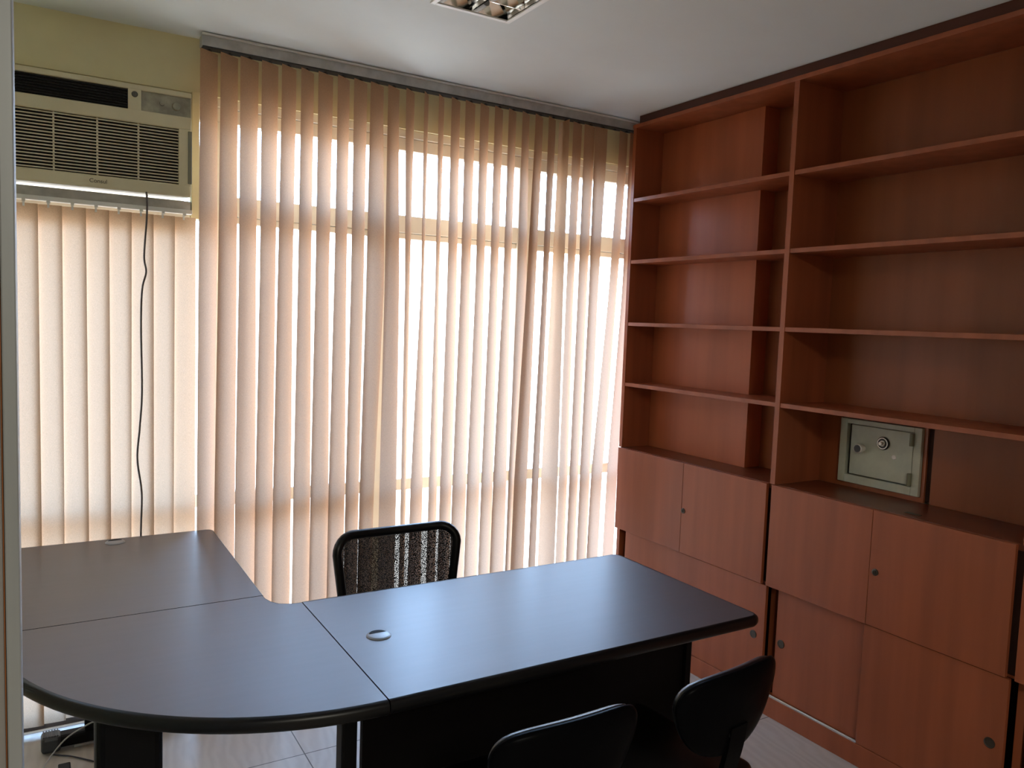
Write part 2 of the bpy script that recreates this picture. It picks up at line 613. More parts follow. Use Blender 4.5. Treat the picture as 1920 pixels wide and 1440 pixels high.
blind = thing('vertical_blind', 'tall beige vertical blind with a grey headrail, covering the wide window beside the bookcase', 'blind', (1.62, SL_Y, 0))
HR0, HR1 = 0.546, 2.69
hb = NB()
add_box(hb, HR0, HR1, 3.272, 3.322, 2.610, 2.652, 0.003)
hr = obj('headrail', hb, M_alu, blind, label='dusty grey aluminium headrail')
hb = NB()
add_box(hb, HR0 + 0.004, HR1 - 0.004, 3.2725, 3.318, 2.6065, 2.611)
obj('track', hb, M_black_track, hr)
lip = NB()
add_box(lip, HR0, HR1, 3.262, 3.274, 2.649, 2.657, 0.001)
obj('mounting_strip', lip, M_white_rail, hr)
for i in range(28):
    xh = 0.577 + 0.0757 * i
    if xh < HR1 - 0.01:
        cb = NB()
        add_box(cb, xh - 0.004, xh + 0.004, SL_Y - 0.004, SL_Y + 0.004, 2.600, 2.6064)
        add_box(cb, xh - 0.010, xh + 0.010, SL_Y - 0.003, SL_Y + 0.003, 2.600, 2.603)
        obj('hook', cb, M_black_track, hr)
for i, s in enumerate(SLATS):
    ZT, ZB = 2.599, 0.035
    # measured heights: about z 2.45, 1.75, 0.80
    tt = [(ZT - 2.47) / (ZT - ZB), (ZT - 1.75) / (ZT - ZB), (ZT - 0.82) / (ZT - ZB)]
    fx = lambda t, s=s, tt=tt: lag3(t, tt[0], s[0], tt[1], s[2], tt[2], s[4])
    fth = lambda t, s=s, tt=tt: lag3(t, tt[0], s[1], tt[1], s[3], tt[2], s[5])
    obj('slat', slat_bm(ZT, ZB, fx, fth, SL_Y, SL_W, False), M_slat, blind, smooth=True)

small = thing('vertical_blind', 'short cream vertical blind hanging under the air conditioner', 'blind', (0.2, 3.335, 0))
hb = NB()
add_box(hb, XL + 0.02, 0.522, 3.318, 3.35, 1.978, 1.994, 0.002)
hr2 = obj('headrail', hb, M_white_rail, small, label='thin white headrail with clips')
for i in range(14):
    xc = 0.493 - 0.0757 * i
    if xc < -0.46:
        break
    kb = NB()
    add_box(kb, xc - 0.006, xc + 0.006, 3.3145, 3.3175, 1.970, 1.980, 0.001)
    add_box(kb, xc - 0.0035, xc + 0.0035, 3.331, 3.338, 1.955, 1.978)
    obj('clip', kb, M_white_rail, hr2)
    rnd = random.Random(i * 7 + 1)
    a0 = -11 + rnd.uniform(-2, 2)
    a1 = -6 + rnd.uniform(-3, 3)
    dx = rnd.uniform(-0.006, 0.004)
    obj('slat', slat_bm(1.966, 0.035 + rnd.uniform(-0.006, 0.006), lambda t, xc=xc, dx=dx: xc + dx * t, lambda t, a0=a0, a1=a1: a0 + (a1 - a0) * t, 3.335, 0.0885, False, 0.003), M_slat_small, small, smooth=True)

# ------------------------------------------------------------------ air conditioner
ac = thing('air_conditioner', 'yellowed window air conditioner set high in the wall, above the short blind', 'air conditioner', (0.19, 3.33, 2.04))
AX0, AX1, AY, AZ0, AZ1 = -0.145, 0.515, 3.300, 2.040, 2.432
VX0, VX1, VZ0, VZ1 = -0.10, 0.296, 2.340, 2.412      # top outlet
GX0, GX1, GZ0, GZ1 = -0.10, 0.470, 2.086, 2.292      # lower grille
CX0, CX1, CZ0, CZ1 = 0.340, 0.513, 2.338, 2.412      # controls
bm = NB()
D = 0.022
add_box(bm, AX0, AX1, AY + D, 3.56, AZ0 + 0.004, AZ1 - 0.004, 0.004)          # housing body
fr = NB()
add_box(fr, AX0, AX1, AY, AY + D, VZ1, AZ1, 0.004)
add_box(fr, AX0, AX1, AY, AY + D, GZ1, VZ0, 0.004)
add_box(fr, AX0, AX1, AY, AY + D, AZ0, GZ0, 0.006)
add_box(fr, AX0, VX0, AY + 0.001, AY + D, AZ0 + 0.01, AZ1 - 0.01)
add_box(fr, GX1, AX1, AY + 0.001, AY + D, AZ0 + 0.01, VZ0, 0.002)
add_box(fr, VX1, CX0, AY + 0.001, AY + D, VZ0 - 0.002, VZ1 + 0.002)
add_box(fr, CX1, AX1, AY + 0.001, AY + D, VZ0 - 0.002, VZ1 + 0.002)
obj('front_panel', fr, M_ac, ac)
obj('housing', bm, M_ac, ac)
db = NB()
add_box(db, VX0 - 0.002, VX1 + 0.002, AY + D - 0.003, AY + D + 0.001, VZ0 - 0.002, VZ1 + 0.002)
add_box(db, GX0 - 0.002, GX1 + 0.002, AY + D - 0.003, AY + D + 0.001, GZ0 - 0.002, GZ1 + 0.002)
obj('grille_backing', db, M_ac_dark, ac, label='black sheet behind the louvres for the shaded inside')
vb = NB()
for k in range(7):
    z = VZ0 + 0.008 + k * 0.0098
    add_box(vb, VX0, VX1, AY + 0.006, AY + 0.018, z - 0.0007, z + 0.0007)
obj('air_outlet', vb, M_knob_black, ac, label='dark upper outlet with thin louvres')
gb = NB()
n = 18
for k in range(n):
    z = GZ0 + (k + 0.5) * (GZ1 - GZ0) / n
    add_box(gb, GX0, GX1, AY + 0.003, AY + 0.012, z - 0.0021, z + 0.0021, 0.0008, 1)
for xr in (-0.08, 0.057, 0.195, 0.331):
    add_box(gb, xr - 0.003, xr + 0.003, AY + 0.006, AY + 0.014, GZ0, GZ1)
obj('intake_grille', gb, M_ac_slat, ac)
cp = NB()
add_box(cp, CX0, CX1, AY + 0.007, AY + 0.012, CZ0, CZ1)
ctl = obj('control_panel', cp, M_ac_ctl, ac, label='worn grey control panel with faint dial')
kb = NB()
add_lathe(kb, [(0.0, 0.010), (0.013, 0.010), (0.015, 0.007), (0.016, 0.0)], (0.462, AY + 0.0068, 2.374), (0, -1, 0), 20)
add_box(kb, 0.460, 0.464, AY - 0.006, AY + 0.0, 2.362, 2.386)
obj('knob', kb, M_ac_ctl, ctl, auto=40)
kb = NB()
add_lathe(kb, [(0.0, 0.004), (0.008, 0.004), (0.009, 0.0)], (0.412, AY + 0.0068, 2.378), (0, -1, 0), 16)
obj('knob', kb, M_ac_ctl, ctl, auto=40)
eb = NB()
add_lathe(eb, [(0.0, 0.002), (0.009, 0.002), (0.011, 0.0)], (0.318, AY + 0.0005, 2.395), (0, -1, 0), 18)
obj('badge', eb, M_text, ac)
hb = NB()
add_box(hb, 0.503, 0.517, AY - 0.003, AY + 0.02, 2.090, 2.288, 0.002)
obj('side_grip', hb, mat('grey_grip', (0.20, 0.20, 0.15), 0.6), ac, label='grey strip on the right edge')


def text_mesh(txt, size, extrude, place):
    cu = bpy.data.curves.new('lettering_curve', 'FONT')
    cu.body = txt
    cu.size = size
    cu.extrude = extrude
    cu.align_x = 'CENTER'
    to = bpy.data.objects.new('lettering_tmp', cu)
    COL.objects.link(to)
    dg = bpy.context.evaluated_depsgraph_get()
    me = bpy.data.meshes.new_from_object(to.evaluated_get(dg))
    bm = NB()
    bm.from_mesh(me)
    bpy.data.objects.remove(to, do_unlink=True)
    bpy.data.curves.remove(cu)
    bpy.data.meshes.remove(me)
    bmesh.ops.transform(bm, matrix=place, verts=bm.verts)
    return bm


tm = text_mesh('Consul', 0.0205, 0.0006, Matrix.Translation((0.197, AY - 0.0006, 2.058)) @ Matrix.Rotation(math.pi / 2, 4, 'X'))
obj('lettering', tm, M_text, ac)
pc = [(0.357, 3.305, 2.045), (0.358, 3.292, 2.02), (0.358, 3.298, 1.945), (0.349, 3.300, 1.805), (0.356, 3.300, 1.745), (0.342, 3.300, 1.678), (0.338, 3.300, 1.537), (0.341, 3.300, 1.293), (0.333, 3.298, 1.155), (0.324, 3.296, 1.032), (0.339, 3.296, 0.9), (0.336, 3.296, 0.747), (0.335, 3.296, 0.5), (0.33, 3.296, 0.25), (0.335, 3.296, 0.012)]
obj('power_cord', add_tube(NB(), smooth_path(pc, 6), 0.0036, 8), M_cable_grey, ac, smooth=True, label='grey power cord hanging in front of the blind')
# channel and painted wooden surround of the unit
struct('trim_3', add_box(NB(), 0.524, 0.552, 3.345, 3.40, 1.965, 2.452, 0.002), M_wall)
bm = NB()
add_box(bm, XL + 0.01, 0.522, 3.352, 3.40, 1.985, 2.031, 0.002)
struct('trim_4', bm, M_alu)
struct('slat_shade_strip', box(XL + 0.01, 0.522, 3.374, 3.399, 1.922, 1.983, 0.002), M_frame)  # strip added behind the slats to shade a band at their tops

# ------------------------------------------------------------------ bookcase
XF = 2.60
XBK = 2.875
BK = thing('bookcase', 'reddish-brown wooden wall bookcase with open shelves above cupboards, right of the window', 'bookcase', (XF + 0.15, 1.72, 0))
UP = [(3.188, 3.210), (2.190, 2.214), (1.205, 1.229), (0.215, 0.237)]
for (a, b_) in UP:
    ub = NB()
    add_box(ub, XF, XBK, a, b_, 0.9765, 2.600)
    obj('upright', ub, M_wood, BK)
    ub = NB()
    add_box(ub, XF + (0.012 if b_ > 3 else 0.05), XBK, a, b_, 0.085, 0.9545)
    obj('cupboard_side', ub, M_wood, BK)
obj('top_board', box(XF - 0.004, XBK, 0.215, 3.212, 2.600, 2.618, 0.001), M_wood, BK)
obj('cornice', box(XF + 0.012, XBK, 0.215, 3.180, 2.6185, 2.6595), M_wood_dark, BK, label='darker strip against the ceiling')
BAYS = [(2.214, 3.188), (1.229, 2.190), (0.237, 1.205)]
for bi, (a, b_) in enumerate(BAYS):
    for z in (2.250, 1.940, 1.624, 1.314):
        yb1 = b_ - 0.0005
        sh = NB()
        add_box(sh, XF + 0.002, XBK - 0.003 if bi else 2.778, a + 0.0005, yb1, z - 0.018, z, 0.0008, 1)
        if bi == 0:
            add_box(sh, 2.7785, XBK - 0.003, a + 0.0005, 2.519, z - 0.018, z)
        obj('shelf', sh, M_wood, BK)
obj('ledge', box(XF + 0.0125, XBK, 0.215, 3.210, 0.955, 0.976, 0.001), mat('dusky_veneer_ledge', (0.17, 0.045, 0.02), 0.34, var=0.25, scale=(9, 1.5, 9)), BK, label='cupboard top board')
# back boards; the lower middle bay is cut open for the safe and shows a slot
obj('back_panel', box(XBK, XBK + 0.010, 2.192, 3.208, 0.9765, 2.6), M_wood_back, BK)
bm = NB()
add_box(bm, XBK, XBK + 0.010, 1.207, 2.190, 1.262, 2.6)
add_box(bm, XBK, XBK + 0.010, 2.092, 2.190, 0.9765, 1.262)
add_box(bm, XBK, XBK + 0.010, 1.735, 2.092, 0.9765, 0.995)
add_box(bm, XBK, XBK + 0.010, 1.721, 1.735, 0.9765, 1.262)
add_box(bm, XBK, XBK + 0.010, 1.207, 1.697, 0.9765, 1.262)
obj('back_panel', bm, M_wood_back, BK)
obj('back_panel', box(XBK, XBK + 0.010, 0.217, 1.205, 0.9765, 2.6), M_wood_back, BK)
obj('backing_board', box(XBK + 0.015, XBK + 0.0235, 1.21, 1.734, 0.98, 1.28), M_inside_shade, BK)  # added board, the slot's shade put into its dark colour
obj('raised_back_panel', box(2.780, XBK - 0.0005, 2.521, 3.187, 0.9765, 2.599), mat('window_lit_veneer', (0.46, 0.125, 0.05), 0.40, var=0.2, scale=(9, 9, 0.7)), BK, label='box panel standing proud of the back in the left bay')  # same veneer brightened, window light on the panel put into its colour
obj('cupboard_back', box(XBK, XBK + 0.010, 0.217, 3.208, 0.085, 0.954), M_inside_shade, BK)
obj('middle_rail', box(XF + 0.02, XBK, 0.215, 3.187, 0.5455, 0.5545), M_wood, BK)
obj('cupboard_floor', box(XF + 0.05, XBK, 0.217, 3.208, 0.071, 0.0845), M_inside_shade, BK)
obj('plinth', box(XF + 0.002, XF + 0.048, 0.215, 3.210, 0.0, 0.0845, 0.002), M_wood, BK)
# dark blocks behind the door gaps, the gaps' shade put into their colour
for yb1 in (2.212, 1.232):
    obj('gap_shade_block', box(XF + 0.022, XF + 0.049, yb1 - 0.030, yb1 + 0.030, 0.556, 0.9535), M_inside_shade, BK)


def lock_bm(x, y, z, r=0.0125):
    b = NB()
    add_lathe(b, [(r, 0.0), (r, 0.003), (r * 0.8, 0.0045), (r * 0.55, 0.0045), (r * 0.5, 0.0025), (0.0, 0.0025)], (x, y, z), (-1, 0, 0), 18)
    add_box(b, x - 0.0052, x - 0.002, y - 0.0012, y + 0.0012, z - 0.005, z + 0.005)
    return b


def pull_bm(x, y, z, r=0.0175):
    b = NB()
    add_lathe(b, [(r, 0.0), (r, 0.0015), (r * 0.86, 0.0022), (r * 0.80, 0.0004), (0.0, 0.0002)], (x, y, z), (-1, 0, 0), 22)
    return b


def flap(y0, y1, lock=None):
    d = obj('flap_door', box(XF - 0.006, XF + 0.010, y0, y1, 0.549, 0.974, 0.0008, 1), M_wood, BK)
    if lock:
        obj('lock', lock_bm(XF - 0.006, lock, 0.750), M_lock, d, auto=35)
    return d


flap(2.7205, 3.208)
flap(2.226, 2.7185, 2.706)
flap(1.7365, 2.200)
flap(1.246, 1.7345, 1.710)
flap(0.735, 1.217)
flap(0.250, 0.733)


def slider(y0, y1, front, pull):
    x0 = XF + 0.003 if front else XF + 0.024
    d = obj('sliding_door', box(x0, x0 + 0.015, y0, y1, 0.087, 0.5445, 0.0008, 1), M_wood, BK)
    obj('finger_pull', pull_bm(x0, pull, 0.318), M_lock, d, auto=35)


slider(2.2015, 2.72, True, 2.256)
slider(2.66, 3.152, False, 3.11)
slider(1.236, 1.745, True, 1.278)
slider(1.70, 2.156, False, 2.127)
slider(0.25, 0.76, True, 0.29)
slider(0.70, 1.172, False, 1.14)
tb = NB()
add_box(tb, XF + 0.0035, XF + 0.006, 1.747, 2.199, 0.0850, 0.0885)
add_box(tb, XF + 0.0155, XF + 0.018, 1.747, 2.199, 0.0850, 0.0885)
add_box(tb, XF + 0.0035, XF + 0.018, 1.747, 2.199, 0.0846, 0.0856)
obj('door_track', tb, M_alu_bright, BK, label='bright metal sliding-door track')
kb = NB()
add_box(kb, XF + 0.055, XF + 0.075, 1.600, 1.655, 0.9762, 0.9785, 0.0008, 1)
obj('latch_plate', kb, M_lock, BK)

# ------------------------------------------------------------------ safe
SX = 2.862
sf = thing('safe', 'grey-green steel wall safe with a combination dial, set in the back of the bookcase', 'safe', (SX, 1.91, 0.996))
SY0, SY1, SZ0, SZ1 = 1.737, 2.090, 0.997, 1.260
b1 = NB()
add_box(b1, SX, 2.889, SY0, 1.768, SZ0, SZ1, 0.002)
add_box(b1, SX, 2.889, 2.058, SY1, SZ0, SZ1, 0.002)
add_box(b1, SX, 2.889, 1.768, 2.058, SZ0, 1.030, 0.002)
add_box(b1, SX, 2.889, 1.768, 2.058, 1.240, SZ1, 0.002)
obj('frame', b1, M_safe, sf)
obj('recess', box(2.884, 2.8885, 1.768, 2.058, 1.030, 1.240), M_safe_in, sf)  # plate behind the door, shade of the gap painted near black
sd = obj('door', box(SX + 0.003, 2.883, 1.771, 2.040, 1.035, 1.2375, 0.002), M_safe, sf)
for z in (1.212, 1.058):
    hb = NB()
    add_lathe(hb, [(0.0, -0.024), (0.0085, -0.024), (0.0085, 0.024), (0.0, 0.024)], (SX - 0.005, 1.772, z), (0, 0, 1), 14)
    obj('hinge', hb, M_hinge, sd, auto=40)
kb = NB()
add_lathe(kb, [(0.013, 0.0), (0.013, 0.016), (0.019, 0.018), (0.019, 0.036), (0.0165, 0.038), (0.0150, 0.0355), (0.0, 0.035)], (SX + 0.003, 1.983, 1.147), (-1, 0, 0), 24)
kn = obj('knob', kb, M_chrome, sd, auto=35)
obj('knob_face', add_lathe(NB(), [(0.0148, 0.0), (0.0148, 0.0012), (0.0, 0.0012)], (SX + 0.003 - 0.0352, 1.983, 1.147), (-1, 0, 0), 20), M_knob_black, kn)
kb = NB()
add_lathe(kb, [(0.026, 0.0), (0.026, 0.006), (0.024, 0.008), (0.0, 0.008)], (SX + 0.003, 1.893, 1.180), (-1, 0, 0), 28)
dl = obj('dial', kb, M_knob_black, sd, auto=35)
kb = NB()
add_lathe(kb, [(0.0225, 0.0), (0.0225, 0.0022), (0.0195, 0.0022), (0.0195, 0.0)], (SX - 0.0048, 1.893, 1.180), (-1, 0, 0), 28)
add_lathe(kb, [(0.0115, 0.0), (0.0115, 0.003), (0.0075, 0.004), (0.0075, 0.016), (0.005, 0.018), (0.0, 0.018)], (SX - 0.0048, 1.893, 1.180), (-1, 0, 0), 20)
obj('dial_ring', kb, M_chrome, dl, auto=35)
kb = NB()
add_lathe(kb, [(0.0095, 0.0), (0.0095, 0.002), (0.007, 0.0035), (0.004, 0.003), (0.0, 0.005)], (SX + 0.003, 1.845, 1.132), (-1, 0, 0), 18)
obj('keyhole', kb, M_chrome, sd, auto=35)

# ------------------------------------------------------------------ corner desk
ZT = 0.740
TH = 0.034
dk = thing('corner_desk', 'dark L-shaped office desk with a rounded outer corner and black edges', 'desk', (0.6, 2.2, 0))


def arc_pts():
    P = []
    for k in range(33):
        a = math.pi / 2 * k / 32
        P.append((0.6765 - 0.775 * math.sin(a), 2.4125 - 0.790 * math.cos(a)))
    return P


ARC = arc_pts()
CONC = [(0.586, 2.4145), (0.588, 2.385), (0.597, 2.352), (0.613, 2.328), (0.637, 2.314), (0.660, 2.309), (0.6765, 2.308)]
main_pts = [(0.6800, 1.6225), (1.862, 1.6225), (1.876, 1.628), (1.882, 1.642), (1.882, 2.290), (1.876, 2.303), (1.862, 2.308), (0.6800, 2.308)]
corner_pts = ARC + CONC
ret_pts = [(-0.0985, 2.4165), (0.586, 2.4185), (0.588, 3.235), (0.582, 3.250), (0.566, 3.256), (-0.0985, 3.256)]
mt = obj('main_top', add_prism(NB(), main_pts, ZT - TH, ZT), M_desk, dk)
ct = obj('corner_top', add_prism(NB(), corner_pts, ZT - TH, ZT), M_desk, dk)
rt = obj('return_top', add_prism(NB(), ret_pts, ZT - TH, ZT), M_desk, dk)
for o_ in (mt, ct, rt):                      # the cut sides of the boards are black
    o_.data.materials.append(M_black_panel)
    for p_ in o_.data.polygons:
        if abs(p_.normal.z) < 0.5:
            p_.material_index = 1


def edge_band(pts, r=0.015, n=8):
    """half-round band swept along an open path, outside on the right-hand side of travel"""
    bm = NB()
    P = [Vector((p[0], p[1], 0)) for p in pts]
    rings = []
    h = TH / 2
    for i, p in enumerate(P):
        if i == 0:
            t = P[1] - P[0]
        elif i == len(P) - 1:
            t = P[-1] - P[-2]
        else:
            t = (P[i + 1] - p).normalized() + (p - P[i - 1]).normalized()
        t.normalize()
        nrm = Vector((t.y, -t.x, 0))
        ring = [bm.verts.new(p + Vector((0, 0, ZT - TH)))]
        for k in range(n + 1):
            a = -math.pi / 2 + math.pi * k / n
            ring.append(bm.verts.new(p + nrm * (0.0003 + r * max(0.0, math.cos(a)) ** 0.7) + Vector((0, 0, ZT - h + (h + 0.0004) * math.sin(a)))))
        ring.append(bm.verts.new(p + Vector((0, 0, ZT - 0.0002))))
        rings.append(ring)
    m_ = len(rings[0])
    for i in range(len(rings) - 1):
        for k in range(m_ - 1):
            bm.faces.new((rings[i][k], rings[i + 1][k], rings[i + 1][k + 1], rings[i][k + 1]))
    bm.faces.new(rings[0])
    bm.faces.new(list(reversed(rings[-1])))
    return bm


obj('edge_band', edge_band(main_pts, 0.014), M_black_edge, mt, auto=50)
obj('edge_band', edge_band(list(reversed(ARC)), 0.016), M_black_edge, ct, auto=50)
obj('edge_band', edge_band(list(reversed(list(reversed(CONC)))) if False else [(p[0], p[1]) for p in CONC][::-1][::-1], 0.004), M_black_edge, ct, auto=50)
obj('edge_band', edge_band(ret_pts[1:] + ret_pts[:1], 0.005), M_black_edge, rt, auto=50)


def grommet(parent, x, y, turn):
    b = NB()
    add_lathe(b, [(0.034, 0.0), (0.034, 0.0012), (0.031, 0.0035), (0.024, 0.0042), (0.0, 0.0045)], (x, y, ZT), (0, 0, 1), 32)
    g = obj('grommet', b, M_grommet, parent, auto=40)
    b = NB()
    pts = []
    for k in range(13):
        a = math.pi * (0.12 + 0.76 * k / 12)
        pts.append((x + 0.026 * math.cos(a + turn), y + 0.029 * math.sin(a + turn)))
    add_prism(b, pts, ZT + 0.0044, ZT + 0.0049)
    obj('cable_opening', b, M_hole, g)  # flat plate on the cap, the opening's shade painted black


grommet(mt, 0.792, 1.972, 0.0)
grommet(rt, 0.240, 3.205, 0.0)
# legs and panels
obj('modesty_panel', box(0.701, 1.796, 1.840, 1.858, 0.22, ZT - TH - 0.0005), M_black_panel, dk)
obj('end_panel', box(1.797, 1.820, 1.825, 2.245, 0.012, ZT - TH - 0.0005, 0.002), M_black_panel, dk)
lb = NB()
add_box(lb, 0.645, 0.686, 1.832, 1.882, 0.05, ZT - TH - 0.0005, 0.006)
add_box(lb, 0.640, 0.692, 1.76, 2.23, 0.0, 0.05, 0.012)
add_box(lb, 0.640, 0.692, 1.78, 2.2, ZT - TH - 0.03, ZT - TH - 0.0005, 0.003)
obj('leg', lb, M_black_metal, dk)
lb = NB()
add_lathe(lb, [(0.0, -0.014), (0.011, -0.014), (0.012, 0.0)], (0.628, 1.815, ZT - TH - 0.0005), (0, 0, 1), 12)
obj('fixing_knob', lb, M_black_edge, dk)
obj('leg', add_box(NB(), 0.106, 0.252, 1.985, 2.075, 0.0, ZT - TH - 0.0005, 0.02, 3), M_black_metal, dk)
lb = NB()
add_box(lb, 0.135, 0.215, 3.165, 3.215, 0.05, ZT - TH - 0.0005, 0.006)
add_box(lb, 0.02, 0.50, 3.165, 3.222, 0.010, 0.055, 0.012)
rl = obj('leg', lb, M_black_metal, dk)
cb = NB()
add_box(cb, -0.004, 0.060, 3.160, 3.227, 0.0, 0.060, 0.012)
for k in range(6):
    add_box(cb, 0.002 + k * 0.009, 0.006 + k * 0.009, 3.166, 3.221, 0.0595, 0.0625, 0.001, 1)
obj('foot_cap', cb, mat('dark_ribbed_plastic', (0.04, 0.045, 0.055), 0.35), rl, label='ribbed grey plastic end cap')
obj('glide', box(0.10, 0.40, 3.172, 3.214, 0.0, 0.0098, 0.002), M_cable_white, rl)

# ------------------------------------------------------------------ mesh office chair behind the desk
oc = thing('office_chair', 'black mesh-back swivel chair between the desk and the blind', 'chair', (1.115, 2.44, 0))
OX, OY = 1.115, 2.44
# back frame: rounded rectangle loop, slightly curved
BY = 2.585
hw_t, hw_b, zt, zb, rc = 0.232, 0.205, 0.838, 0.50, 0.060


def back_outline(n=7):
    pts = []
    cs = [(hw_t, zt, 0, 90), (-hw_t, zt, 90, 180), (-hw_b, zb, 180, 270), (hw_b, zb, 270, 360)]
    for (cx, cz, a0, a1) in cs:
        ccx = cx - math.copysign(rc, cx)
        ccz = cz - rc if cz == zt else cz + rc
        for k in range(n):
            a = math.radians(a0 + (a1 - a0) * k / (n - 1))
            pts.append((ccx + rc * math.cos(a), ccz + rc * math.sin(a)))
    return pts


def bend(u, z):
    return BY + 0.05 * (1 - (u / 0.235) ** 2) + (z - 0.67) * 0.10


OUT = back_outline()
loop = [(OX + u, bend(u, z), z) for (u, z) in OUT]
fb_ = NB()
add_tube(fb_, loop + [loop[0], loop[1]], 0.0165, 10, False)
bf = obj('back_frame', fb_, M_black_edge, oc, smooth=True)
mb = NB()
NU, NV = 16, 14
grid = []
for j in range(NV + 1):
    z = zb + 0.004 + (zt - zb - 0.008) * j / NV
    row = []
    for i in range(NU + 1):
        s = (z - zb) / (zt - zb)
        hw = hw_b + (hw_t - hw_b) * s
        dz = min(z - zb, zt - z)
        if dz < rc:
            hw -= rc - math.sqrt(max(0.0, rc * rc - (rc - dz) ** 2))
        u = hw * (2 * i / NU - 1)
        row.append(mb.verts.new((OX + u, bend(u, z) + 0.004 * math.sin(9 * u + 4 * z), z)))
    grid.append(row)
for j in range(NV):
    for i in range(NU):
        mb.faces.new((grid[j][i], grid[j][i + 1], grid[j + 1][i + 1], grid[j + 1][i]))
obj('back_mesh', mb, M_meshfab, oc, smooth=True, label='see-through black mesh')
sb = NB()
add_box(sb, OX - 0.02, OX + 0.02, BY + 0.055, BY + 0.075, 0.40, 0.585, 0.006)
add_box(sb, OX - 0.025, OX + 0.025, OY, BY + 0.075, 0.385, 0.405, 0.006)
obj('back_support', sb, M_black_edge, oc)
obj('seat', add_box(NB(), OX - 0.235, OX + 0.235, 2.10, 2.545, 0.415, 0.485, 0.03, 4), M_chair_fabric, oc, auto=60)
cb = NB()
add_lathe(cb, [(0.028, 0.07), (0.028, 0.25), (0.018, 0.25), (0.018, 0.41), (0.05, 0.41), (0.05, 0.415)], (OX, OY - 0.1, 0.0), (0, 0, 1), 18)
obj('gas_column', cb, M_black_metal, oc, auto=40)
for k in range(5):
    a = math.radians(90 + 72 * k)
    ex, ey = OX + 0.255 * math.cos(a), OY - 0.1 + 0.255 * math.sin(a)
    lg = obj('base_leg', add_tube(NB(), [(OX + 0.02 * math.cos(a), OY - 0.1 + 0.02 * math.sin(a), 0.10), (OX + 0.14 * math.cos(a), OY - 0.1 + 0.14 * math.sin(a), 0.088), (ex, ey, 0.072)], [0.024, 0.02, 0.015], 10), M_black_edge, oc, smooth=True)
    wb = NB()
    add_lathe(wb, [(0.0, -0.018), (0.020, -0.018), (0.025, -0.010), (0.025, 0.010), (0.020, 0.018), (0.0, 0.018)], (ex, ey, 0.0252), (math.sin(a), -math.cos(a), 0), 18)
    add_tube(wb, [(ex, ey, 0.045), (ex, ey, 0.075)], 0.006, 8)
    obj('caster', wb, M_black_edge, lg, auto=40)

# ------------------------------------------------------------------ visitor chairs in front of the desk
HALF = [(0.0, 0.0), (0.045, 0.004), (0.085, 0.017), (0.118, 0.037), (0.148, 0.068), (0.170, 0.108), (0.183, 0.150), (0.178, 0.180), (0.160, 0.200), (0.130, 0.211), (0.08, 0.217), (0.0, 0.219)]


def pad_bm(scale, y_front, y_back, cx, cy, cz, tilt, curve):
    """closed pillow-like panel: outline HALF mirrored; local u across, v up; front is +y"""
    pts = HALF + [(-u, v) for (u, v) in reversed(HALF[1:-1])]
    pts = [Vector((u * scale, (v - 0.11) * scale)) for (u, v) in pts]
    fine = []
    n = len(pts)
    for i in range(n):
        p0, p1, p2, p3 = pts[i - 1], pts[i], pts[(i + 1) % n], pts[(i + 2) % n]
        for k in range(3):
            t = k / 3
            fine.append(0.5 * ((2 * p1) + (p2 - p0) * t + (2 * p0 - 5 * p1 + 4 * p2 - p3) * t * t + (3 * p1 - p0 - 3 * p2 + p3) * t ** 3))
    S = [1.0, 0.985, 0.95, 0.88, 0.75, 0.55, 0.3]
    bm = NB()

    def vert(p, s, yy):
        u, v = p.x * s, p.y * s
        y = yy + curve * u * u + tilt * -v
        return bm.verts.new((cx + u, cy + y, cz + v))
    prev = None
    sides = []
    for (y_end, sg) in ((y_front, 1), (y_back, -1)):
        rings = []
        for s in S:
            yy = y_end * (max(0.0, 1 - s ** 8)) ** 0.5
            rings.append([vert(p, s, yy) for p in fine] if not (s == 1.0 and sides) else sides[0][0])
        c = vert(Vector((0, 0)), 0, y_end)
        for a, b2 in zip(rings[:-1], rings[1:]):
            for k in range(len(fine)):
                bm.faces.new((a[k], a[(k + 1) % len(fine)], b2[(k + 1) % len(fine)], b2[k]))
        for k in range(len(fine)):
            bm.faces.new((rings[-1][k], rings[-1][(k + 1) % len(fine)], c))
        sides.append(rings)
    return bm


